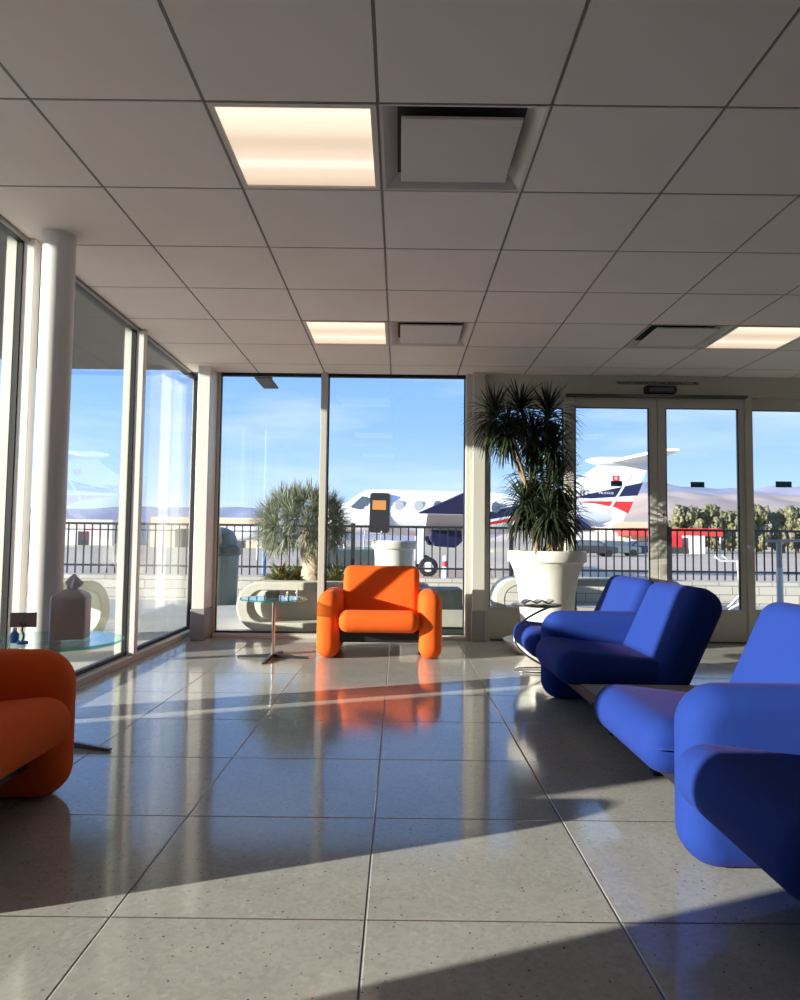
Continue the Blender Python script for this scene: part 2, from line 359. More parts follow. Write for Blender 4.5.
# ceiling lights
def ceiling_light(i, j, label):
    x, y = CX+(i+.5)*CS, CY+(j+.5)*CS
    t = thing('ceiling_light', label, 'ceiling light', (x, y, CZ), group='square troffer lights')
    h = CS/2-.006; b = BM()
    for a0, a1, b0, b1 in ((-h, h, -h, -h+.022), (-h, h, h-.022, h), (-h, -h+.022, -h+.022, h-.022), (h-.022, h, -h+.022, h-.022)): box(b, a0, a1, b0, b1, -.003, .02)
    obj('frame', b, M['vent'], t)
    obj('diffuser', box(BM(), -h+.022, h-.022, -h+.022, h-.022, .004, .012), M['lamp'], t)
    b = BM(); box(b, -h, h, -h, h, .03, .09); obj('housing', b, M['grey'], t)
    return t
LL = {(-1, 0): 'large lit square ceiling light nearest the camera, left of the near air vent', (-1, 4): 'lit square ceiling light further back, above the orange armchair',
      (4, 4): 'lit square ceiling light at the right, above the sliding doors', (-1, -4): 'lit square ceiling light behind the camera, in line with the left pair',
      (4, 0): 'lit square ceiling light above the near blue seats, out of the photo', (4, -4): 'lit square ceiling light in the rear right of the room'}
for k in lights: ceiling_light(*k, LL[k])
def air_vent(i, j, label):
    x, y = CX+(i+.5)*CS, CY+(j+.5)*CS
    t = thing('air_vent', label, 'air vent', (x, y, CZ), group='square ceiling air vents')
    h = CS/2-.004; b = BM(); inn = .237
    # sloped outer cone
    o_ = [(-h, -h), (h, -h), (h, h), (-h, h)]; q = [(-inn, -inn), (inn, -inn), (inn, inn), (-inn, inn)]
    A = [b.verts.new((*p, -.002)) for p in o_]; B = [b.verts.new((p[0]*.96, p[1]*.96, .0)) for p in o_]; C = [b.verts.new((*p, .045)) for p in q]
    for k in range(4):
        k2 = (k+1) % 4
        b.faces.new((A[k], A[k2], B[k2], B[k])); b.faces.new((B[k], B[k2], C[k2], C[k]))
    obj('surround', b, M['vent'], t)
    obj('throat', box(BM(), -.245, .245, -.245, .245, .046, .10), M['vent_dark'], t)
    obj('panel', box(BM(), -.222, .222, -.222, .222, -.004, .008), M['vent'], t, bevel=.003)
    for sx_ in (-.15, .15):
        for sy_ in (-.15, .15): obj('hanger', box(BM(), sx_-.006, sx_+.006, sy_-.006, sy_+.006, .008, .046), M['vent_dark'], t)
air_vent(0, 0, 'large square ceiling air vent nearest the camera, with dark gap around its panel')
air_vent(0, 4, 'square ceiling air vent further back, beside the light above the orange armchair')
air_vent(3, 4, 'square ceiling air vent at the right, left of the light by the doors')

# left curtain wall: mullions at these depths
my = [.63, 2.08, 3.50, 5.04]
b = BM(); box(b, -1.955, -1.885, .60, 6.595, 0, .045); struct('trim_3', b, M['frame'], bevel=.004)
b = BM(); box(b, -1.975, -1.94, .60, 6.595, .045, .07); box(b, -1.975, -1.94, .60, 6.595, CZ-.022, CZ+.005); box(b, -1.975, -1.945, 6.57, 6.595, .045, CZ)
for y in my: box(b, -1.985, -1.945, y-.008, y+.004, .045, CZ)
struct('trim_4', b, M['gasket'])
for k, y in enumerate(my):
    b = BM(); box(b, -1.945, -1.885, y, y+.06, .045, CZ-.004)
    struct('trim_%d' % (5+k), b, M['column'], bevel=.004)
    struct('trim_%d' % (9+k), box(BM(), -2.025, -1.975, y-.010, y+.05, 0, CZ+.2), M['fin'])
edges = my+[6.60]
for k in range(4):
    struct('window_%d' % (k+1), box(BM(), GX-.003, GX+.003, edges[k]+.005, edges[k+1]-.008, .06, CZ-.01), M['pane'])

# corner column and the two large front panes
b = BM(); box(b, -1.802, -1.69, 6.12, 6.36, .27, CZ); struct('column_corner', b, M['column'], bevel=.006)
b = BM(); box(b, -1.810, -1.682, 6.105, 6.36, 0, .27); struct('trim_13', b, M['plinth'], bevel=.006)
b = BM(); box(b, -1.83, -1.665, FYG-.04, FYG+.06, 0, CZ); box(b, -1.99, -1.80, 6.60, 6.64, 0, CZ); box(b, -1.83, -1.79, FYG+.06, 6.60, 0, CZ); 
struct('trim_14', b, M['frame'], bevel=.004)
b = BM()
box(b, -1.665, .60, FYI+.02, FYG+.06, 0, .035); box(b, -1.665, .60, FYI-.01, FYI+.02, 0, .03)
struct('trim_15', b, M['frame'], bevel=.003)
b = BM(); box(b, -1.665, .60, FYG-.02, FYG+.02, CZ-.025, CZ+.005); box(b, -1.665, .60, FYG-.015, FYG+.015, .035, .05)
for x in (-1.665, -.735, -.665, .59): box(b, x-.004, x+.006, FYG-.015, FYG+.015, .05, CZ-.02)
struct('trim_16', b, M['gasket'])
struct('trim_17', box(BM(), -.73, -.672, FYI+.01, FYG+.08, .03, CZ), M['frame'], bevel=.003)
struct('window_5', box(BM(), -1.66, -.735, FYG-.003, FYG+.003, .045, CZ-.02), M['pane'])
struct('window_6', box(BM(), -.665, .59, FYG-.003, FYG+.003, .045, CZ-.02), M['pane'])
# post between the panes and the entrance
b = BM(); box(b, .60, .655, FYI+.0, FYG+.06, 0, CZ); struct('trim_18', b, M['frame'], bevel=.003)
b = BM(); box(b, .655, .765, FYI-.07, FYG+.06, .27, CZ); struct('column_front', b, M['frame'], bevel=.004)
b = BM(); box(b, .65, .77, FYI-.08, FYG+.06, 0, .27); struct('trim_19', b, M['plinth'], bevel=.004)
# entrance: header, sidelights and two sliding leaves
b = BM(); box(b, .765, XR, FYI, FYG+.06, 2.235, CZ); struct('trim_20', b, M['frame'], bevel=.003)
struct('trim_21', box(BM(), 1.50, 3.15, FYI-.035, FYI+.02, 2.215, 2.238), M['steel'])
b = BM()
box(b, .765, .815, FYI+.02, FYG+.06, 0, 2.235)
box(b, 1.50, 1.58, FYI+.0, FYG+.06, 0, 2.235)
box(b, 3.145, 3.21, FYI+.0, FYG+.06, 0, 2.235)
box(b, 5.4, 5.5, FYI+.0, FYG+.06, 0, 2.235)
struct('trim_22', b, M['frame'], bevel=.004)
def leaf(name, x0, x1, gx0, gx1, y, kick=.278, head=2.122, top=2.235):
    b = BM(); box(b, x0, x1, y, y+.045, .01, kick); box(b, x0, x1, y, y+.045, head, top)
    box(b, x0, gx0, y, y+.045, kick, head); box(b, gx1, x1, y, y+.045, kick, head)
    box(b, gx0, gx1, y-.008, y, kick-.004, kick+.02)
    o = struct(name, b, M['frame'], bevel=.003)
    struct_child = obj('pane', box(BM(), gx0, gx1, y+.02, y+.026, kick, head), M['pane'], o)
    g = BM()
    for a, c, e, f in ((gx0-.002, gx0+.006, kick, head), (gx1-.006, gx1+.002, kick, head)): box(g, a, c, y-.001, y+.018, e, f)
    box(g, gx0, gx1, y-.001, y+.018, head-.006, head+.001)
    obj('gasket', g, M['gasket'], o)
    return o
leaf('window_7', .815, 1.50, .825, 1.495, FYG-.03)
d1 = leaf('door_1', 1.582, 2.343, 1.597, 2.268, FYG-.08)
d2 = leaf('door_2', 2.350, 3.143, 2.425, 3.085, FYG-.08)
leaf('window_8', 3.21, 5.4, 3.22, 5.39, FYG-.03)
leaf('window_9', 5.5, XR, 5.51, XR-.05, FYG-.03)
for par, cx_, w_ in ((d1, 1.976, .105), (d2, 2.715, .125)):
    obj('decal', box(BM(), cx_-w_/2, cx_+w_/2, FYG-.064, FYG-.061, 1.402, 1.452), M['decal'], par)
tag(obj('door_decal', box(BM(), 3.455, 3.60, FYG-.016, FYG-.0115, 1.415, 1.47), M['decal']), 'small dark teal rectangle stuck on the glass right of the sliding doors', 'sticker')
b = BM(); tube(b, [(0, -.028, .0), (0, -.028, .16)], .007, 8); box(b, -.01, .01, -.03, 0, .02, .035); box(b, -.01, .01, -.03, 0, .125, .14)
obj('handle', b, M['chrome'], d2, (2.385, FYG-.08, 1.02))
b = BM(); lathe(b, [(0, -.008), (.018, -.008), (.018, .01)], 16)
lo = obj('lock', b, M['chrome'], d2, (2.385, FYG-.085, .93)); lo.rotation_euler = (R(90), 0, 0)
struct('threshold', box(BM(), .83, XR, FYI+.02, FYG+.06, 0, .012), M['steel'])
# door sensor and the notice above it
t = thing('door_sensor', 'black motion sensor bar on the beam above the sliding doors', 'sensor', (2.36, FYI, 2.285))
obj('housing', fixn(prism(BM(), round_poly([(-.145, -.034), (.145, -.034), (.145, .034), (-.145, .034)], .02), 'y', -.05, 0)), M['ink'], t, bevel=.004)
b = BM(); box(b, -.11, .11, -.053, -.05, -.018, .012); obj('lens', b, M['acglass'], t)
def text(name, s, size, mt, loc, rot, width=None, extrude=.001, parent=None):
    c = bpy.data.curves.new(name, 'FONT'); c.body = s; c.size = size; c.extrude = extrude; c.align_x = 'CENTER'; c.align_y = 'CENTER'
    o = bpy.data.objects.new(name, c); COL.objects.link(o); bpy.context.view_layer.update()
    dg = bpy.context.evaluated_depsgraph_get(); me = bpy.data.meshes.new_from_object(o.evaluated_get(dg))
    w = o.dimensions.x; bpy.data.objects.remove(o)
    if width:
        for v in me.vertices: v.co.x *= width/w
    me.materials.clear(); me.materials.append(mt)
    o = bpy.data.objects.new(name, me); COL.objects.link(o); o.location = loc; o.rotation_euler = rot; o.parent = parent
    return o
tag(text('door_notice', 'THIS DOOR TO REMAIN UNLOCKED WHEN THIS BUILDING IS OCCUPIED', .042, M['ink'], (2.345, FYI-.0015, 2.348), (R(90), 0, 0), .75, .0015),
    'line of small black lettering on the beam above the sliding doors', 'sign')
# round column
t = thing('round_column', 'round white steel column standing by the left glass wall', 'column', (-1.745, 3.47, 0))
b = BM(); lathe(b, [(0, 0), (.078, 0), (.078, CZ), (0, CZ)], 48); obj('shaft', b, M['column'], t, smooth=40)
b = BM(); lathe(b, [(.079, 0), (.11, 0), (.11, .012), (.079, .02)], 48); obj('base_ring', b, M['column'], t, smooth=40)

# ------------------------------------------------------------------ armchairs and seat rows
arm_prof = round_poly([(0, 0), (.70, 0), (.70, .495), (0, .495)], [.10, .10, .13, .12], 9)
arm_me = None
def seat_prof():
    return round_poly([(-.06, .205), (.50, .165), (.50, .315), (-.06, .375)], [.079, .0735, .0735, .082], 8)
def back_prof():
    d = Vector((math.sin(R(25)), math.cos(R(25)))); n = Vector((d.y, -d.x)); p0 = Vector((.37, .19))
    Lb = .575; T = .185
    pts = [p0, p0+n*T, p0+n*T+d*Lb*.955, p0+d*Lb]
    return round_poly([tuple(p) for p in pts], [.068, .068, .088, .078], 8)
def arm_mesh(): return cushion(arm_prof, .172, .078)
SW = .60
def add_arm(t, x, m):
    o = obj('armrest', arm_mesh(), m, t, (x, 0, 0), smooth=179)
    b = BM(); box(b, -.03, .03, .12, .60, -.0, .004); obj('glide', b, M['black'], o)
def seam(prof, x, inset):
    n = len(prof); b = BM(); tube(b, [(x, p[0], p[1]) for p in prof], .0028, 6, closed=True); return b
def add_seat(t, x, m):
    s = obj('seat', cushion(seat_prof(), SW, .066, bulge=.002), m, t, (x, 0, 0), smooth=179)
    k = obj('backrest', cushion(back_prof(), SW+.03, .06, bulge=.001), m, t, (x, 0, 0), smooth=179)
    b = BM(); box(b, -SW/2-.01, SW/2+.01, .10, .15, .115, .20); box(b, -SW/2-.01, SW/2+.01, .42, .47, .09, .17); obj('beam', b, M['black'], t, (x, 0, 0), bevel=.004)
    return s, k
# centre orange chair
t = thing('armchair', 'bright orange puffy armchair facing the camera, in front of the window', 'armchair', (-.142, 5.225, 0), R(0), 'orange puffy armchairs')
add_arm(t, -.386, M['orange']); add_arm(t, .386, M['orange']); add_seat(t, 0, M['orange'])
proto = t
c = copy_tree(proto); c['label'] = 'dark orange puffy armchair in shade at the left edge, facing right'
c.location = (-1.125, 2.065, 0); c.rotation_euler = (0, 0, R(90))
# blue rows; local -y faces -x in the world: local x -> world -y
def blue_row(y_arm, label):
    t = thing('sofa_row', label, 'sofa', (.79, y_arm, 0), R(-90), 'blue two-seat sofa rows')
    add_arm(t, 0, M['blue'])
    add_seat(t, -(.086+SW/2-.004), M['blue']); add_seat(t, (.086+SW/2-.004), M['blue'])
    return t
rowB = blue_row(2.0, 'blue two-seat sofa nearest the camera, cut off by the right edge')
rowA = copy_tree(rowB); rowA.location = (.825, 4.055, 0); rowA['label'] = 'blue two-seat sofa further back, beside the white plant pot'
t = thing('linking_table', 'low grey table bridging the gap between the two blue sofas', 'table', (.865, 2.706, 0))
obj('tabletop', box(BM(), 0, .60, 0, .63, .205, .222), M['tabletop'], t, bevel=.003)
b = BM(); box(b, -.004, 0, -.001, .631, .185, .2215); box(b, 0, .60, -.004, 0, .185, .2215); box(b, 0, .6, .63, .634, .185, .2215); obj('edge_band', b, M['black'], t)
for xx, yy in ((.12, .02), (.5, .02), (.12, .57), (.5, .57)): obj('leg', box(BM(), xx, xx+.04, yy, yy+.04, 0, .205), M['black'], t)

# ------------------------------------------------------------------ glass side tables
def glass_table(loc, r, label, rot, h=.445, feet=4):
    t = thing('side_table', label, 'side table', loc, rot, 'round glass side tables')
    b = BM(); lathe(b, [(0, h-.012), (r-.002, h-.012)], 64); lathe(b, [(r-.002, h), (0, h)], 64)
    top = obj('tabletop', b, M['tglass'], t)
    b = BM(); lathe(b, [(r-.002, h-.012), (r, h-.010), (r, h-.002), (r-.002, h)], 64); obj('glass_edge', b, M['tedge'], top, smooth=30)
    b = BM(); tube(b, [(0, 0, .02), (0, 0, h-.014)], .0125, 20); obj('stem', b, M['chrome'], t, smooth=40)
    b = BM(); lathe(b, [(0, h-.013), (.05, h-.013), (.05, h-.019), (.013, h-.022)], 32); obj('mount_plate', b, M['chrome'], t, smooth=40)
    for k in range(feet):
        b = BM(); a = k*2*PI/feet; prism(b, [(.0, .004), (.0, .036), (r+.02, .012), (r+.02, .002)], 'y', -.011, .011)
        s = obj('foot', fixn(b), M['steel'], t, bevel=.002); s.rotation_euler = (0, 0, a)
    return t
glass_table((-.935, 5.27, 0), .25, 'round glass side table left of the central orange armchair', R(-5))
glass_table((-1.50, 3.03, 0), .30, 'round glass side table behind the dark orange armchair, by the column', R(-14), feet=3)
TH = .4455
# on the centre table
t = thing('black_tray', 'small black square dish on the central glass table', 'dish', (-.95, 5.29, TH))
b = BM(); lathe(b, [(0, 0), (.060, 0), (.066, .046), (.058, .046), (.052, .008), (0, .008)], 4, a0=PI/4); obj('bowl', b, M['ink'], t, bevel=.004)
b = BM(); box(b, -.03, .03, -.02, .02, .008, .05); obj('content', b, M['steel'], t)
def trinket(x, y, label, s=1.0):
    b = BM(); lathe(b, [(0, 0), (.016*s, 0), (.016*s, .004), (.004*s, .008), (.004*s, .024*s), (.013*s, .028*s), (.013*s, .034*s), (0, .04*s)], 16)
    t = thing('salt_bottle', label, 'ornament', (x, y, TH)); obj('body', b, M['silver'], t, smooth=40)
    b = BM(); lathe(b, [(.0, .04*s), (.009*s, .04*s), (.007*s, .05*s), (0, .051*s)], 12); obj('cap', b, M['white'], t, smooth=40)
trinket(-.83, 5.25, 'tiny pale ornament on the central glass table, nearer the black dish')
trinket(-.765, 5.30, 'tiny pale ornament on the central glass table, nearer the armchair', 1.25)
# on the left table
t = thing('tissue_box', 'tall grey metal tissue box cover with a white tissue on the left glass table', 'tissue box', (-1.44, 3.09, TH), R(14))
sec = round_poly([(-.072, -.072), (.072, -.072), (.072, .072), (-.072, .072)], .010, 4); b = BM(); prev = None
for z, s in ((0, 1), (.165, 1), (.178, .98), (.190, .90), (.205, .62), (.212, .38), (.213, .25)):
    ring = [b.verts.new((p[0]*s, p[1]*s, z)) for p in sec]
    if prev: 
        for k in range(len(ring)): b.faces.new((prev[k], prev[(k+1) % len(ring)], ring[(k+1) % len(ring)], ring[k]))
    else: b.faces.new(ring[::-1])
    prev = ring
b.faces.new(prev); obj('cover', b, M['silver'], t, smooth=50)
b = BM(); prev = None
for z, s in ((.208, .016), (.225, .026), (.24, .030), (.255, .020), (.272, .006)):
    ring = [b.verts.new((s*(1+.45*math.sin(3*a+z*60))*math.cos(a)+.012*(z-.2)/.07, s*(.6+.3*math.cos(5*a))*math.sin(a), z+.006*math.sin(4*a))) for a in [2*PI*k/20 for k in range(20)]]
    if prev:
        for k in range(20): b.faces.new((prev[k], prev[(k+1) % 20], ring[(k+1) % 20], ring[k]))
    prev = ring
b.faces.new(prev); obj('tissue', b, M['tissue'], t, smooth=60)
t = thing('card_holder', 'small card on a clip stand beside the tissue box', 'card holder', (-1.545, 2.90, TH), R(12))
b = BM(); lathe(b, [(0, 0), (.022, 0), (.020, .012), (0, .014)], 20); obj('base', b, M['bluepl'], t, smooth=40)
b = BM(); tube(b, [(0, 0, .012), (.004, 0, .035), (-.004, 0, .055), (0, 0, .075)], .004, 8); tube(b, [(-.012, -.002, .085), (0, -.002, .07), (.012, -.002, .085)], .0025, 6); obj('clip', b, M['steel'], t, smooth=40)
obj('card', box(BM(), -.05, .05, -.0015, .0015, .068, .128), M['card'], t)
t = thing('blue_bottle', 'tiny blue bottle beside the card stand on the left glass table', 'bottle', (-1.595, 2.93, TH))
b = BM(); lathe(b, [(0, 0), (.016, 0), (.017, .035), (.010, .045), (.007, .05), (0, .05)], 16); obj('body', b, M['bluepl'], t, smooth=40)
b = BM(); lathe(b, [(.0075, .05), (.0085, .05), (.0085, .062), (0, .063)], 12); obj('cap', b, M['white'], t, smooth=40)

# ------------------------------------------------------------------ big pot and dracaena
PX, PY = 1.195, 5.66
t = thing('plant_pot', 'big round white plant pot with flared rim, standing by the entrance', 'plant pot', (PX, PY, 0))
b = BM(); lathe(b, [(0, .03), (.19, .03), (.205, .06), (.212, .30), (.222, .44), (.238, .56), (.262, .65), (.290, .715), (.300, .727), (.312, .731), (.316, .74), (.314, .805), (.306, .818), (.286, .818), (.279, .785), (.275, .74), (0, .74)], 64)
obj('body', b, M['pot'], t, smooth=35)
b = BM(); lathe(b, [(0, .0), (.235, 0), (.245, .006), (.345, .095), (.348, .104), (.338, .106), (.25, .028), (0, .028)], 64); obj('saucer', b, M['pot'], t, smooth=35)
b = BM(); lathe(b, [(0, .765), (.276, .765)], 32); obj('soil', b, M['soil'], t)
b = BM()
for k in range(140):
    a, r_ = random.random()*2*PI, .27*math.sqrt(random.random()); mtx = Matrix.Translation((r_*math.cos(a), r_*math.sin(a), .775+random.random()*.02)) @ Matrix.Diagonal((random.uniform(.012, .024), random.uniform(.012, .022), .011, 1))
    bmesh.ops.create_icosphere(b, subdivisions=1, radius=1, matrix=mtx)
tag(obj('pebbles', b, M['pebble'], t, smooth=179), kind='stuff')
def blade(bm, base, d, L, w, droop, seg=5, keel=.15, twist=0):
    """a strap leaf starting at base along d, bending down with length"""
    p = Vector(base); d = Vector(d).normalized(); prev = None
    side = d.cross(Vector((0, 0, 1)))
    if side.length < .05: side = Vector((1, 0, 0))
    side.normalize()
    for k in range(seg+1):
        f = k/seg; ww = w*(1-f**2.2)*(.55+.45*min(1, f*4)) if k < seg else 0
        nrm = side.cross(d).normalized()
        if k < seg: cur = [bm.verts.new(p-side*ww/2+nrm*ww*keel), bm.verts.new(p-nrm*ww*keel*.5), bm.verts.new(p+side*ww/2+nrm*ww*keel)]
        else: cur = [bm.verts.new(p)]
        if prev:
            if len(cur) == 3:
                for q in (0, 1): bm.faces.new((prev[q], prev[q+1], cur[q+1], cur[q]))
            else:
                for q in (0, 1): bm.faces.new((prev[q], prev[q+1], cur[0]))
        prev = cur; p = p+d*L/seg; d = (d+Vector((0, 0, -droop/seg))).normalized()
pt = thing('dracaena_plant', 'tall dracaena with dark drooping strap leaves growing in the white pot', 'potted plant', (PX, PY, .765))
def P3(px, py, y):       # helper used once to place the heads from measurements in the photo
    r = cam_dir((px-400)/F_PX, (500-py)/F_PX); k = y/r.y; return Vector((r.x*k, y, EYE+r.z*k))
heads = [((494, 416), 5.60, .84), ((520, 410), 5.72, .88), ((548, 416), 5.78, .92), ((507, 430), 5.50, .72), ((534, 436), 5.64, .74), ((553, 446), 5.62, .78), ((532, 478), 5.74, .75), ((557, 484), 5.60, .85), ((524, 503), 5.56, .80), ((548, 512), 5.48, .78), ((564, 515), 5.74, .75)]
feet = [(-.03, .0), (.05, .04), (.0, -.06), (-.05, .05), (.07, -.02), (-.08, -.03), (.02, -.09), (.10, .05)]
rr = random.Random(5)
feet += [(.03, -.12), (.12, -.06), (-.02, .09)]
for (pp, y, s), (fx, fy) in zip(heads, feet):
    h = P3(*pp, y) - Vector((PX, PY, .765)); b = BM()
    n = 9; pts = []; rad = []
    for k in range(n+1):
        f = k/n; pts.append((fx+(h.x-fx)*f**1.3+.02*math.sin(f*5+fx*40), fy+(h.y-fy)*f, (h.z)*f+.0)); rad.append(.021-.010*f)
    tube(b, pts, rad, 10); obj('cane', b, M['cane'], pt, smooth=60)
    b = BM()
    for k in range(int(210*s)):
        f = k/(210*s); el = R(72-135*f+rr.uniform(-16, 16)); az = k*2.39996+rr.uniform(-.2, .2)
        d = Vector((math.cos(el)*math.cos(az), math.cos(el)*math.sin(az), math.sin(el)))
        base = h+Vector((0, 0, .05*s-.17*s*f))+Vector((math.cos(az), math.sin(az), 0))*.012
        blade(b, base, d, (rr.uniform(.28, .43) if f > .2 else rr.uniform(.24, .33))*s, rr.uniform(.015, .023), rr.uniform(.7, 2.1) if f > .2 else rr.uniform(.1, .9), 6)
    obj('foliage', b, M['dracaena'], pt, smooth=179)
# ------------------------------------------------------------------ chrome C-shaped side table
t = thing('spiral_table', 'small chrome side table with curved stem beside the far blue sofa', 'side table', (.955, 4.86, 0))
b = BM(); lathe(b, [(0, .447), (.165, .447), (.172, .451), (.172, .457), (.165, .46), (0, .46)], 48); obj('tabletop', b, M['steel'], t, smooth=35)
b = BM(); tube(b, [(.150*math.cos(a), .10*math.sin(a), .008) for a in [2*PI*k/40 for k in range(40)]], .006, 10, closed=True); obj('base_ring', b, M['chrome'], t, smooth=60)
pts = []
for k in range(25):
    f = k/24; a = f*PI; pts.append((.155-.31*math.sin(a)**.8*1.0, -.02*math.cos(a)*3, .008+.44*(1-(1-f))))
b = BM(); tube(b, pts, .008, 10); obj('stem', b, M['chrome'], t, smooth=60)
t = thing('magazine', 'curled dark magazine lying on the chrome side table', 'magazine', (.955, 4.83, .461))
b = BM(); prev = None
for k in range(15):
    x = -.10+.2*k/14; z = .012+.022*abs(math.sin(k*.55))
    ring = [b.verts.new((x, -.07, z)), b.verts.new((x, .07, z)), b.verts.new((x, .07, z-.010)), b.verts.new((x, -.07, z-.010))]
    if prev:
        for q in range(4): b.faces.new((prev[q], prev[(q+1) % 4], ring[(q+1) % 4], ring[q]))
    else: b.faces.new(ring[::-1])
    prev = ring
b.faces.new(prev); obj('pages', fixn(b), M['steel'], t)

# ------------------------------------------------------------------ outside: ground
GZ = -.35
b = BM(); v = [b.verts.new(p) for p in ((-900, 10.6, GZ), (900, 10.6, GZ), (900, 1600, GZ), (-900, 1600, GZ))]; b.faces.new(v)
v = [b.verts.new(p) for p in ((-900, -600, GZ), (-14, -600, GZ), (-14, 10.6, GZ), (-900, 10.6, GZ))]; b.faces.new(v)
struct('ground_tarmac', b, M['asphalt'])
b = BM(); box(b, -14, 14, 6.64, 10.5, -.5, -.035); box(b, -14, -2.04, -9, 6.64, -.5, -.035); struct('ground_patio', b, M['pave'])
b = BM(); v = [b.verts.new(p) for p in ((-900, 75, GZ+.02), (900, 75, GZ+.02), (900, 150, GZ+.02), (-900, 150, GZ+.02))]; b.faces.new(v); struct('ground_verge', b, M['drygrass'])
# low block wall with the railing on top
struct('block_wall', box(BM(), -14, 14, 10.5, 10.7, -.5, .32), M['cmu'])
def fence_panel(x):
    t = thing('fence_panel', 'black metal railing panel on the low block wall beyond the patio', 'fence', (x, 10.6, .32), group='railing panels along the patio')
    Wd = 2.4
    obj('post', box(BM(), -.03, .03, -.03, .03, 0, .82), M['fence'], t)
    b = BM(); box(b, .031, Wd-.031, -.018, .018, .755, .79); obj('top_rail', b, M['fence'], t)
    b = BM(); box(b, .031, Wd-.031, -.016, .016, .13, .16); obj('bottom_rail', b, M['fence'], t)
    pk = obj('picket', box(BM(), -.009, .009, -.009, .009, .02, .77), M['fence'], t, (.12, 0, 0))
    for k in range(2, 20):
        c = pk.copy(); COL.objects.link(c); c.location = (.12*k, 0, 0); c.parent = t
    return t
FNAMES = ['leftmost black railing panel, seen through the left glass wall', 'black railing panel seen through the left glass near the column', 'black railing panel behind the grey bin', 'black railing panel behind the spiky yucca tree',
          'black railing panel behind the white planter and the aircraft wheel', 'black railing panel behind the potted dracaena', 'black railing panel seen through the left sliding door', 'black railing panel seen through the right sliding door', 'rightmost black railing panel, behind the white posts']
f0 = fence_panel(-10.3)
for k in range(9):
    c = f0 if k == 0 else copy_tree(f0); c.location.x = -10.3+2.4*k; c['label'] = FNAMES[k]
    if k in (2, 3): obj('mid_rail', box(BM(), .031, 2.369, -.014, .014, .67, .69), M['fence'], c)

# pill shaped concrete ring planters
def ring_planter(loc, L, H, D, rz, label):
    t = thing('ring_planter', label, 'planter', loc, rz, 'pill-shaped concrete ring planters')
    outer = round_poly([(-L/2, 0), (L/2, 0), (L/2, H), (-L/2, H)], H/2*.98, 14)
    th = .085
    inner = round_poly([(-L/2+th*1.35, th), (L/2-th*1.35, th), (L/2-th*1.35, H-th), (-L/2+th*1.35, H-th)], (H-2*th)/2*.98, 14)
    b = BM(); n = len(outer)
    prof = [(0, 0.012), (.012, 0)]
    def ring(poly, y, cx=0): return [b.verts.new((p[0], y, p[1])) for p in poly]
    oA, iA, oB, iB = ring(outer, -D/2), ring(inner, -D/2), ring(outer, D/2), ring(inner, D/2)
    for k in range(n):
        k2 = (k+1) % n
        b.faces.new((oA[k], oA[k2], iA[k2], iA[k])); b.faces.new((oB[k], iB[k], iB[k2], oB[k2]))
        b.faces.new((oA[k], oB[k], oB[k2], oA[k2])); b.faces.new((iA[k], iA[k2], iB[k2], iB[k]))
    obj('shell', fixn(b), M['concrete'], t, smooth=35, bevel=.012)
    return t
ring_planter((-.60, 7.21, -.035), 2.05, .49, .34, 0, 'pale pill-shaped concrete ring planter under the yucca tree')
ring_planter((2.24, 8.35, -.035), 2.25, .50, .5, 0, 'pale pill-shaped concrete ring planter behind the white pot')
ring_planter((-3.15, 5.75, -.035), 1.5, .54, .7, R(75), 'pale pill-shaped concrete ring planter outside the left glass wall')
t = thing('planter_trough', 'pale trough set behind the ring planter, holding the yucca soil', 'planter', (-.60, 7.88, -.035))
obj('trough_body', box(BM(), -.95, .95, -.44, .44, 0, .42), M['pot'], t, bevel=.02)
obj('soil', box(BM(), -.90, .90, -.39, .39, .40, .43), M['soil'], t)
# yucca
yt = thing('yucca_tree', 'spiky yucca tree with thick pale trunk outside the left window', 'tree', (-.97, 7.95, .39))
b = BM(); tube(b, [(0, 0, 0), (.0, 0, .06), (.01, 0, .2), (-.02, 0, .36), (-.04, 0, .5), (-.06, 0, .62)], [.165, .145, .135, .135, .12, .07], 20); obj('trunk', b, M['yucca_bark'], yt, smooth=60)
r3 = random.Random(9); b = BM()
for q in range(34):
    f = (q+.5)/34; el0 = math.asin(1-1.6*f); az0 = q*2.39996
    hx, hy, hz = -.13+.41*math.cos(el0)*math.cos(az0), .36*math.cos(el0)*math.sin(az0), .65+.29*math.sin(el0)
    axis = Vector((math.cos(el0)*math.cos(az0), math.cos(el0)*math.sin(az0), math.sin(el0)))
    for k in range(105):
        d = Vector((r3.gauss(0, 1), r3.gauss(0, 1), r3.gauss(0, 1))).normalized()+axis*.75
        d.normalize()
        blade(b, Vector((hx, hy, hz))+d*.02, d, r3.uniform(.18, .31), r3.uniform(.012, .018), r3.uniform(0, .3), 2, .1)
obj('foliage', b, M['yucca'], yt)
def shrub(x, y, z, s, label):
    t = thing('low_shrub', label, 'shrub', (x, y, z), group='low leafy shrubs at the foot of the yucca')
    b = BM()
    for k in range(int(190)):
        el = math.asin(r3.uniform(.0, 1)); az = r3.random()*2*PI
        d = Vector((math.cos(el)*math.cos(az), math.cos(el)*math.sin(az), math.sin(el)*.7))
        blade(b, d*r3.uniform(.02, .10)*s, d, r3.uniform(.15, .26)*s, .036*s, r3.uniform(.4, 1.4), 3, .15)
    obj('foliage', b, M['shrub'], t, smooth=179)
    b = BM(); tube(b, [(0, 0, -.02), (0, 0, .10*s)], .012, 8); obj('stem', b, M['bark'], t)
shrub(-1.33, 7.92, .39, 1.05, 'low yellow-green shrub left of the yucca trunk'); shrub(-1.17, 8.08, .39, 1.0, 'low shrub close behind the yucca trunk on its left')
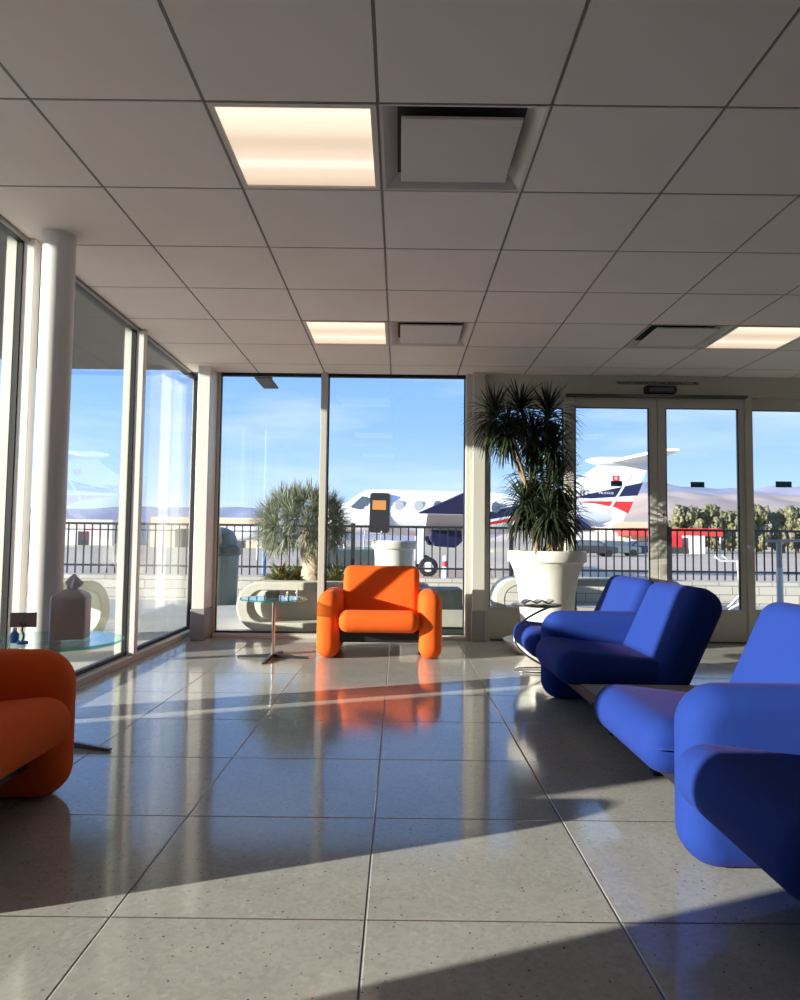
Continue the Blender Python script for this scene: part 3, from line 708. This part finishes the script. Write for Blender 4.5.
shrub(-.72, 7.9, .39, 1.0, 'low shrub just right of the yucca trunk'); shrub(-.45, 8.0, .39, .95, 'low shrub behind the left arm of the orange armchair')
# round white planter outside
t = thing('round_planter', 'round white planter with thick rim outside, behind the orange armchair', 'planter', (-.07, 9.35, -.035))
b = BM(); lathe(b, [(0, 0), (.20, 0), (.22, .02), (.245, .45), (.255, .74), (.262, .80), (.292, .815), (.298, .83), (.298, .905), (.288, .918), (.262, .918), (.25, .88), (0, .87)], 48); obj('body', b, M['pot'], t, smooth=35)
b = BM(); lathe(b, [(0, .885), (.25, .885)], 24); obj('soil', b, M['soil'], t)
b = BM()
for k in range(26):
    az = r3.uniform(2.6, 3.9); blade(b, (-.17, -.14, .885), (math.cos(az), math.sin(az), .9), r3.uniform(.14, .24), .008, 2.6, 5)
obj('grass_tuft', b, M['dracaena'], t)
t = thing('sun_blocker', 'unseen added cabinet on the patio outside the left glass, out of the photo', 'blocker', (-4.5, 1.45, -.035))  # made-up box with doors and plinth, added unseen to shade the floor
obj('plinth', box(BM(), -.32, .32, -.82, .70, 0, .10), M['pave'], t)
cb = obj('blocker_body', box(BM(), -.3, .3, -.80, .66, .10, 1.72), M['grey'], t, bevel=.01)
obj('blocker_top', box(BM(), -.2, .28, -.78, -.28, 1.72, 2.40), M['grey'], t, bevel=.01)  # taller section added to shade the near side of the far sofa
for yy in (-.79, -.06): obj('door', box(BM(), .30, .315, yy, yy+.71, .14, 1.68), M['grey'], t, bevel=.004)
# bin
t = thing('litter_bin', 'grey domed litter bin outside beside the corner column', 'bin', (-2.55, 9.9, -.035))
b = BM(); lathe(b, [(0, 0), (.22, 0), (.23, .03), (.245, .70), (.245, .72)], 40); obj('body', b, M['bin'], t, smooth=35)
b = BM(); lathe(b, [(.25, .68), (.268, .70), (.268, .80), (.25, .82), (.215, .83)], 40); obj('rim', b, M['bin_dark'], t, smooth=35)
b = BM(); lathe(b, [(.215, .83), (.215, .90), (.20, .96), (.16, 1.03), (.09, 1.07), (0, 1.085)], 40); obj('dome', b, M['bin'], t, smooth=50)
t.scale = (1.15, 1.15, 1)
obj('flap', box(BM(), -.09, .09, -.222, -.16, .85, .97), M['bin_dark'], t)
# dark storage box right behind the armchair
t = thing('storage_bench', 'dark low bench outside to the right of the orange armchair', 'bench', (.30, 6.79, -.035))
obj('seat_box', box(BM(), -.25, .30, -.2, .2, .28, .47), M['bin_dark'], t, bevel=.01)
obj('slab', box(BM(), -.28, .39, -.24, .24, .12, .28), M['pave'], t, bevel=.01)
obj('base', box(BM(), -.22, .33, -.2, .2, 0, .12), M['bin_dark'], t)
t = thing('marker_cone', 'red and white marker post standing on the tarmac below the aircraft', 'marker', (1.32, 20, GZ))
b = BM(); lathe(b, [(0, 0), (.16, 0), (.16, .04), (.10, .06), (.085, .5), (0, .5)], 16); obj('base_tube', b, M['white'], t, smooth=40)
b = BM(); lathe(b, [(.084, .5), (.08, .66), (0, .66)], 16); obj('red_band', b, M['red'], t, smooth=40)
b = BM(); lathe(b, [(.079, .66), (.07, .8), (0, .84)], 16); obj('tip', b, M['white'], t, smooth=40)
# white tubular stands
def stand(x, label, mirror=1, tall=0):
    t = thing('tubular_stand', label, 'stand', (x, 9.3, -.035), group='white tubular stands on the patio')
    s = mirror
    b = BM(); tube(b, [(.0, 0, .02), (-.05*s, 0, .70)], .022, 10); obj('post', b, M['white'], t, smooth=60)
    b = BM(); tube(b, [(-.36*s, 0, .76), (-.28*s, 0, .70), (.04*s, 0, .70)], .016, 8); tube(b, [(-.20*s, .12, .77), (-.12*s, .12, .70), (.04*s, .12, .70)], .014, 8); obj('top_bar', b, M['white'], t, smooth=60)
    b = BM(); tube(b, [(-.31*s, -.1, .02), (-.02*s, 0, .26)], .017, 8); obj('brace', b, M['white'], t, smooth=60)
    b = BM(); tube(b, [(-.14*s, .2, .02), (-.01*s, 0, .15)], .015, 8); obj('brace', b, M['white'], t, smooth=60)
stand(4.56, 'white tubular stand outside, seen through the right sliding door')
t = thing('bollard_sign', 'thick white post with a grey crossbar outside at the right edge', 'post', (5.06, 9.3, -.035))
b = BM(); tube(b, [(0, 0, 0), (0, 0, .62)], .042, 16); obj('post', b, M['white'], t, smooth=60)
b = BM(); tube(b, [(0, 0, .62), (0, 0, .97)], .036, 16); tube(b, [(-.17, 0, .97), (.3, 0, .98)], .018, 8); obj('crossbar', b, M['grey'], t, smooth=60)
# bracket under the outer roof
t = thing('roof_bracket', 'dark bracket hanging at the top of the left window outside', 'bracket', (-1.50, 7.6, 2.55))
b = BM(); box(b, -.02, .14, -.45, .05, .0, .02); obj('plate', b, M['soffit'], t)
b = BM(); box(b, .03, .09, -.1, -.04, .02, .67); obj('rod', b, M['soffit'], t)

# ------------------------------------------------------------------ aircraft
ac_o = Vector((-2.87, 25.6, 0)); ac_t = Vector((9.4, 25.6, 0)); ac_a = math.atan2(ac_t.y-ac_o.y, ac_t.x-ac_o.x)
ac = thing('aircraft', 'parked white propeller aircraft with navy and red tail stripes', 'aircraft', (ac_o.x, ac_o.y, .12), ac_a)
ac.scale = (.96, .96, .96); ac.rotation_euler = (0, R(.67), ac_a)
def livery():
    """white, with navy and red bands that belong to the paint job"""
    m = mat('aircraft_livery', (.78, .78, .80), .25); t = m.node_tree; p = t.nodes['Principled BSDF']; lk = t.links.new
    o = N(t, 'ShaderNodeTexCoord'); s = N(t, 'ShaderNodeSeparateXYZ'); lk(o.outputs['Object'], s.inputs[0])
    def band(lo0, lo1, hi0, hi1, x0, x1):
        a = N(t, 'ShaderNodeMapRange', i_From_Min=x0, i_From_Max=x1, i_To_Min=lo0, i_To_Max=lo1); lk(s.outputs['X'], a.inputs[0])
        b = N(t, 'ShaderNodeMapRange', i_From_Min=x0, i_From_Max=x1, i_To_Min=hi0, i_To_Max=hi1); lk(s.outputs['X'], b.inputs[0])
        g1 = N(t, 'ShaderNodeMath', operation='GREATER_THAN'); lk(s.outputs['Z'], g1.inputs[0]); lk(a.outputs[0], g1.inputs[1])
        g2 = N(t, 'ShaderNodeMath', operation='LESS_THAN'); lk(s.outputs['Z'], g2.inputs[0]); lk(b.outputs[0], g2.inputs[1])
        g3 = N(t, 'ShaderNodeMath', operation='MULTIPLY'); lk(g1.outputs[0], g3.inputs[0]); lk(g2.outputs[0], g3.inputs[1]); return g3
    nv = band(1.43, 2.30, 1.60, 2.85, 5.0, 9.5); rd = band(1.22, 2.10, 1.29, 2.30, 5.0, 9.5)
    end = N(t, 'ShaderNodeMath', operation='LESS_THAN'); lk(s.outputs['X'], end.inputs[0]); end.inputs[1].default_value = 9.3
    bg_ = N(t, 'ShaderNodeMath', operation='GREATER_THAN'); lk(s.outputs['X'], bg_.inputs[0]); bg_.inputs[1].default_value = 4.7
    seg_ = N(t, 'ShaderNodeMath', operation='MULTIPLY'); lk(end.outputs[0], seg_.inputs[0]); lk(bg_.outputs[0], seg_.inputs[1])
    m1 = N(t, 'ShaderNodeMix', data_type='RGBA'); m2 = N(t, 'ShaderNodeMix', data_type='RGBA')
    e1 = N(t, 'ShaderNodeMath', operation='MULTIPLY'); lk(nv.outputs[0], e1.inputs[0]); lk(seg_.outputs[0], e1.inputs[1])
    e2 = N(t, 'ShaderNodeMath', operation='MULTIPLY'); lk(rd.outputs[0], e2.inputs[0]); lk(seg_.outputs[0], e2.inputs[1])
    m1.inputs[6].default_value = (.78, .78, .80, 1); m1.inputs[7].default_value = (.012, .015, .07, 1); m2.inputs[7].default_value = (.62, .03, .03, 1)
    lk(e1.outputs[0], m1.inputs[0]); lk(m1.outputs[2], m2.inputs[6]); lk(e2.outputs[0], m2.inputs[0]); lk(m2.outputs[2], p.inputs['Base Color']); return m
b = BM(); prev = None
secs = [(-.15, 1.55, .10, .12), (.1, 1.6, .30, .32), (.5, 1.62, .45, .48), (1.0, 1.68, .58, .60), (1.35, 1.78, .68, .76), (1.7, 1.88, .76, .86), (2.2, 1.90, .78, .88), (4, 1.90, .78, .88), (6, 1.92, .78, .86), (7.5, 1.97, .66, .74), (8.8, 2.02, .46, .60), (9.6, 1.93, .33, .48), (10.3, 1.87, .20, .34), (11, 1.87, .08, .2), (11.3, 1.88, .02, .05)]
for x, zc, ry, rz_ in secs:
    ring = [b.verts.new((x, ry*math.cos(a), zc+rz_*math.sin(a))) for a in [2*PI*k/36 for k in range(36)]]
    if prev:
        for k in range(36): b.faces.new((prev[k], prev[(k+1) % 36], ring[(k+1) % 36], ring[k]))
    prev = ring
fus = obj('fuselage', fixn(b), livery(), ac, smooth=50)
# near side is -y in the aircraft's own frame
def sidepoly(poly, y0, y1, mt, name, par, bv=0): return obj(name, fixn(prism(BM(), poly, 'y', y0, y1)), mt, par, bevel=bv)
sidepoly([(1.12, 2.02), (1.55, 2.45), (1.78, 2.42), (1.80, 2.0), (1.5, 1.95)], -.74, -.60, M['acglass'], 'cockpit_window', fus)
dr = sidepoly(round_poly([(1.86, 1.10), (2.60, 1.10), (2.60, 2.58), (1.86, 2.58)], .1), -.79, -.5, M['door_dark'], 'cabin_doorway', fus)
obj('cabin_panel', box(BM(), 1.96, 2.46, -.80, -.785, 1.95, 2.30), M['cabin'], dr)
for k in range(9):
    x = 2.95+.72*k
    if x > 7: break
    b = BM(); prism(b, [(x+.17*math.cos(a), 2.14+.20*math.sin(a)) for a in [2*PI*q/20 for q in range(20)]], 'y', -.778, -.6); obj('cabin_window', fixn(b), M['acglass'] if k > 1 else M['grey'], fus)
# fin with its stripes as pieces of one painted surface
b = BM(); th = .06
def fp(poly, mi, e=0): prism(b, poly, 'y', -th-e, th+e, mi)
fp([(7.0, 2.60), (8.4, 2.86), (9.35, 3.05), (10.7, 4.0), (12.55, 4.05), (11.5, 1.75), (10.7, 1.5), (9.5, 1.75), (8.6, 2.2)], 0)
fp([(9.6, 2.62), (10.3, 2.80), (12.26, 3.26), (12.06, 2.76), (10.3, 2.60)], 1, .004)
fp([(9.6, 2.45), (10.3, 2.50), (11.90, 2.52), (11.70, 2.06), (11.2, 2.28), (10.4, 2.42)], 2, .004)
fp([(11.80, 3.62), (11.88, 3.62), (10.62, 1.50), (10.50, 1.50)], 0, .012)
fp([(11.10, 3.30), (11.36, 3.30), (11.36, 3.50), (11.10, 3.50)], 2, .006)
fp([(11.21, 3.34), (11.25, 3.34), (11.25, 3.46), (11.21, 3.46)], 0, .010); fp([(11.17, 3.38), (11.29, 3.38), (11.29, 3.42), (11.17, 3.42)], 0, .010)
obj('tail_fin', fixn(b), [M['white'], M['navy'], M['red']], ac)
text('tail_lettering', 'PC-12 NG', .30, M['ink'], (9.35, -.075, 2.79), (R(90), 0, 0), 1.7, .004, ac)
text('stripe_lettering', 'PILATUS', .12, M['white'], (10.85, -.075, 2.82), (R(90), 0, R(0)), .55, .004, ac)
# T tailplane, tapered, and the bullet in front of it
b = BM()
for s in (1, -1):
    z0, z1 = 4.02, 4.22
    q = [(10.9, 0, z0), (12.5, 0, z0+.04), (12.75, s*2.3, z1+.03), (12.15, s*2.3, z1)]
    A = [b.verts.new((x, y, z-.05)) for x, y, z in q]; B = [b.verts.new((x, y, z+.05)) for x, y, z in q]
    b.faces.new(A); b.faces.new(B)
    for k in range(4): b.faces.new((A[k], A[(k+1) % 4], B[(k+1) % 4], B[k]))
obj('tailplane', fixn(b), M['white'], ac)
b = BM(); rings = []
for x, r_ in ((10.05, .02), (10.25, .12), (10.6, .19), (11.3, .20), (12.0, .15), (12.9, .03)): rings.append([b.verts.new((x, r_*math.cos(a), 4.05+r_*.9*math.sin(a))) for a in [2*PI*q/16 for q in range(16)]])
for A, B in zip(rings, rings[1:]):
    for k in range(16): b.faces.new((A[k], A[(k+1) % 16], B[(k+1) % 16], B[k]))
obj('tail_bullet', fixn(b), M['white'], ac, smooth=60)
b = BM(); prism(b, [(8.0, 1.36), (8.25, 1.75), (8.7, 2.0), (9.2, 2.02), (9.7, 1.85), (10.1, 1.55), (10.25, 1.36)], 'y', -.62, -.40); obj('dark_belly_shape', fixn(b), M['navy'], ac, bevel=.05)  # dark navy block on the near side of the rear belly
# wings
for s in (-1, 1):
    b = BM()
    q = [(3.9, s*.5, 1.10), (6.0, s*.5, 1.12), (4.9, s*7.4, 1.62), (3.75, s*7.4, 1.62)]
    A = [b.verts.new((x, y, z-.08*(1 if abs(y) < 2 else .5))) for x, y, z in q]; B = [b.verts.new((x, y, z+.08*(1 if abs(y) < 2 else .5))) for x, y, z in q]
    b.faces.new(A); b.faces.new(B)
    for k in range(4): b.faces.new((A[k], A[(k+1) % 4], B[(k+1) % 4], B[k]))
    w = obj('wing', fixn(b), M['grey'], ac)
    b = BM(); q = [(3.5, s*7.35, 1.62), (4.75, s*7.35, 1.62), (5.0, s*7.7, 2.2), (4.75, s*7.7, 2.2)]
    A = [b.verts.new((x, y, z)) for x, y, z in q]; B = [b.verts.new((x, y+s*.05, z-.03)) for x, y, z in q]
    b.faces.new(A); b.faces.new(B)
    for k in range(4): b.faces.new((A[k], A[(k+1) % 4], B[(k+1) % 4], B[k]))
    obj('winglet', fixn(b), M['navy'], w)
    b = BM(); prism(b, [(4.0, .95), (4.2, .66), (4.9, .62), (5.15, .85), (5.1, 1.25), (4.1, 1.3)], 'y', s*2.6-.25, s*2.6+.25); obj('wing_pod', fixn(b), M['navy'], w, bevel=.05)
    b = BM(); box(b, 3.62, 3.84, s*2.1-.03, s*2.1+.03, .02, 1.25); gl = obj('landing_gear', b, M['white'], ac)
    b = BM(); ring = []
    lathe(b, [(.0, -.09), (.2, -.09), (.31, -.07), (.34, -.03), (.34, .03), (.31, .07), (.2, .09), (0, .09)], 32)
    wh = obj('wheel', b, M['rubber'], gl, (4.02, s*2.1-.02, -.07), smooth=40); wh.rotation_euler = (R(90), 0, 0)
    b = BM(); lathe(b, [(0, -.10), (.17, -.10), (.19, -.08), (.19, .08), (.17, .10), (0, .10)], 24)
    hb = obj('wheel_hub', b, M['white'], gl, (4.02, s*2.1-.02, -.07), smooth=40); hb.rotation_euler = (R(90), 0, 0)
b = BM(); tube(b, [(.9, 0, 1.3), (.9, 0, .0)], .06, 10); ng = obj('nose_gear', b, M['white'], ac)
b = BM(); lathe(b, [(0, -.08), (.22, -.08), (.26, -.04), (.26, .04), (.22, .08), (0, .08)], 24); wh = obj('wheel', b, M['rubber'], ng, (.9, 0, -.09), smooth=40); wh.rotation_euler = (R(90), 0, 0)
b = BM(); lathe(b, [(0, 0), (.12, .05), (.14, .25), (0, .3)], 16); sp = obj('spinner', b, M['grey'], ac, (-.15, 0, 1.57), smooth=60); sp.rotation_euler = (0, R(-90), 0)
for k in range(4):
    a = R(45+90*k); b = BM(); prism(b, [(-.05, .1), (.05, .1), (.09, .7), (.05, 1.3), (-.05, 1.3), (-.07, .7)], 'y', -.015, .015)
    p_ = obj('propeller_blade', fixn(b), M['ink'], ac, (-.3, 0, 1.57)); p_.rotation_euler = (a, 0, R(70)); p_.rotation_mode = 'XYZ'
b = BM()
for k in range(5): box(b, 1.72, 2.30, -1.0-.16*k, -.84-.16*k, 1.05-.24*k, 1.09-.24*k)
tube(b, [(1.70, -.85, 1.15), (1.70, -1.65, .1)], .03, 6); tube(b, [(2.32, -.85, 1.15), (2.32, -1.65, .1)], .03, 6); obj('airstair', b, M['grey'], ac)
t = thing('distant_tail', 'tiny white tail fin showing just left above the yucca tree', 'aircraft', (-7.9, 42, GZ), group=None)
obj('fin', fixn(prism(BM(), [(.0, 1.9), (.35, 3.75), (.85, 3.8), (.95, 1.9)], 'y', -.1, .1)), M['white'], t)
b = BM(); tube(b, [(-3.2, 0, 1.4), (-2.6, 0, 1.45), (-.6, 0, 1.6), (1.3, 0, 1.9)], [.1, .4, .45, .15], 16); obj('body', b, M['white'], t, smooth=50)
b = BM(); tube(b, [(-2.4, 0, 1.4), (-2.4, 0, 0)], .08, 8); tube(b, [(-.6, 0, 1.5), (-.6, 0, 0)], .08, 8); obj('gear', b, M['white'], t)

# ------------------------------------------------------------------ far buildings, cars, trees, hills
def building(name, x0, x1, y, d, h, wall, label, roof=None, over=0, rh=.3, openings=()):
    t = thing(name, label, 'building', ((x0+x1)/2, y, GZ)); w = (x1-x0)/2
    obj('wall', box(BM(), -w, w, 0, d, 0, h), wall, t)
    obj('roof', box(BM(), -w-over, w+over, -over, d+over, h, h+rh), roof or wall, t)
    for a, b_, c_ in openings: obj('doorway', box(BM(), a, b_, -.06, 0, 0, c_), M['darkbl'], t)
    return t
def px2(px, y): return P3(px, 540, y).x
Y = 95
building('hangar', px2(150, 90), px2(262, 90), 90, 20, 3.6, M['beige'], 'long beige hangar across the apron at the left', openings=((-4, -1, 2.4), (3, 5, 2.4)))
building('office_building', px2(30, 100), px2(112, 100), 100, 14, 3.4, M['whitebl'], 'low white building far left, seen through the left glass wall', openings=((-3, -1.5, 2), (1, 2.5, 2)))
t = building('canopy_building', px2(566, 92), px2(648, 92), 92, 8, 2.3, M['whitebl'], 'low white building with a red canopy roof beyond the apron', openings=((5.3, 7.0, 1.8),))
obj('canopy', box(BM(), 1.4, 13.2, -4.5, 1.0, 2.2, 3.15), M['redroof'], t)
obj('post', box(BM(), 1.6, 1.75, -4.3, -4.15, 0, 2.2), M['whitebl'], t); obj('post', box(BM(), 12.9, 13.05, -4.3, -4.15, 0, 2.2), M['whitebl'], t)
t = building('red_shed', px2(670, 84), px2(682, 84), 84, 3, 1.9, M['red'], 'small dark red shed right of the door post')
obj('lower_panel', box(BM(), -1, 1, -.05, 0, 0, .8), M['darkbl'], t)
building('white_shed', px2(690, 84), px2(705, 84), 84, 3, 1.9, M['whitebl'], 'small white shed in front of the trees')
building('upper_building', px2(612, 120), px2(665, 120), 120, 10, 4.6, M['beige'], 'pale beige building behind the red canopy')
def car(px, y, c, label, L=4.3):
    t = thing('car', label, 'car', (P3(px, 540, y).x, y, GZ), group=None)
    b = BM(); prism(b, round_poly([(-L/2, .3), (L/2, .3), (L/2, .85), (L*.28, .95), (L*.12, 1.42), (-L*.28, 1.45), (-L*.42, .95), (-L/2, .9)], .08, 2), 'y', -.85, .85); obj('body', fixn(b), c, t, bevel=.05)
    b = BM(); prism(b, [(L*.22, .97), (L*.10, 1.35), (-L*.26, 1.37), (-L*.36, .97)], 'y', -.87, .87); obj('window', fixn(b), M['acglass'], t)
    for s in (-1, 1):
        b = BM(); lathe(b, [(0, -.88), (.32, -.88), (.32, .88), (0, .88)], 16); w = obj('wheel', b, M['rubber'], t, (s*L*.31, 0, .32)); w.rotation_euler = (R(90), 0, 0)
car(591, 62, M['steel'], 'dark car parked beyond the fence, just right of the white pot plant'); car(616, 66, M['bin'], 'dark van-like car under the left end of the red canopy')
car(632, 80, M['paleblue'], 'light blue car parked under the red canopy', 3.6); car(646, 70, M['navy'], 'dark blue car beside the light blue car')
t = thing('tug_vehicle', 'dark low tow vehicle standing in front of the aircraft nose', 'vehicle', (-.6, 21.2, GZ))
obj('body', box(BM(), -2.0, .55, -.6, .6, .35, .95), M['bin_dark'], t, bevel=.05); obj('yellow_panel', box(BM(), .1, .5, -.62, -.6, .5, .85), M['cabin'], t)
for xx in (-1.5, .1):
    b = BM(); lathe(b, [(0, -.62), (.28, -.62), (.28, .62), (0, .62)], 20); w = obj('wheel', b, M['rubber'], t, (xx, 0, .28)); w.rotation_euler = (R(90), 0, 0)
t = thing('apron_post', 'blue taxiway marker post standing behind the yucca', 'post', (P3(264, 540, 14).x, 14, GZ))
b = BM(); tube(b, [(0, 0, 0), (0, 0, 1.0)], .03, 8); obj('rod', b, M['bluepl'], t); b = BM(); lathe(b, [(0, 0), (.1, 0), (.1, .04), (0, .04)], 12); obj('foot', b, M['bluepl'], t)
tm = []
for v_ in range(3):
    r4 = random.Random(20+v_); b = BM()
    for k in range(16):
        c = Vector((r4.uniform(-1.5, 1.5), r4.uniform(-1.3, 1.3), r4.uniform(1.3, 5.0))); rad = r4.uniform(.55, 1.0)
        st = len(b.verts); bmesh.ops.create_icosphere(b, subdivisions=4, radius=rad, matrix=Matrix.Translation(c)); b.verts.ensure_lookup_table()
        for i in range(st, len(b.verts)):
            v = b.verts[i]; v.co += (v.co-c).normalized()*(noise.noise(v.co*2.3)*.5+noise.noise(v.co*6)*.35+noise.noise(v.co*14)*.2)
    me = bpy.data.meshes.new('tree_crown'); b.to_mesh(me); b.free(); me.materials.append(M['tree']); tm.append(me)
b = BM(); tube(b, [(0, 0, 0), (.1, 0, 1.5), (0, .1, 3)], [.35, .25, .15], 8); tk = bpy.data.meshes.new('tree_trunk'); b.to_mesh(tk); b.free(); tk.materials.append(M['bark'])
r5 = random.Random(3); k = 0
TREES = [(684, 100, 'just right of the middle door post'), (716, 101, 'in the middle of the right sliding door'), (750, 100, 'behind the right door post'), (783, 101, 'in the glass at the right edge'), (816, 100, 'just past the right edge'), (850, 101, 'furthest right in the near row'),
         (670, 110, 'behind the middle door post'), (699, 111, 'above the small white shed'), (729, 110, 'at the right side of the right sliding door'), (760, 111, 'just right of the right door post'), (797, 110, 'at the very right edge, further back'), (575, 112, 'behind the potted dracaena')]
for px, y, w in TREES:
    s = r5.uniform(.95, 1.12) if px > 680 else .72
    t = thing('tree', 'dusty green tree in the far row, '+w, 'tree', (P3(px, 540, y).x, y, GZ), r5.random()*6, group='row of trees beyond the apron')
    t.scale = (s*.84, s*.84, s*1.14); c = obj('crown', tm[k % 3], None, t, smooth=179); obj('trunk', tk, None, t); k += 1
def hills(name, x0, x1, y0, depth, hf, mt, nx=160, ny=14, seed=0):
    b = BM(); g = []
    for j in range(ny):
        row = []
        for i in range(nx):
            x = x0+(x1-x0)*i/(nx-1); f = j/(ny-1); y = y0+depth*f
            prof = math.sin(min(1, f*1.25)*PI/2)
            h = hf(x)*(prof*(.95+.10*noise.noise(Vector((x/600, f*2.2, seed)))+.07*noise.noise(Vector((x/110, f*6, seed+3)))))
            row.append(b.verts.new((x, y, GZ-1+max(0, h))))
        g.append(row)
    for j in range(ny-1):
        for i in range(nx-1): b.faces.new((g[j][i], g[j][i+1], g[j+1][i+1], g[j+1][i]))
    return struct(name, b, mt, smooth=60)
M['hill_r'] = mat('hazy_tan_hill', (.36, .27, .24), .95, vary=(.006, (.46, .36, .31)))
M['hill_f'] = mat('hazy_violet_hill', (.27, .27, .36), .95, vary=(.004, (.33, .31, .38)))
hills('hills_near', 150, 3600, 1700, 900, lambda x: 172*max(0, min(1, (x-300)/500)), M['hill_r'], seed=1)
hills('hills_far', -3500, 5200, 3400, 1200, lambda x: 195+185*max(0, min(1, (x-500)/700)), M['hill_f'], seed=5)
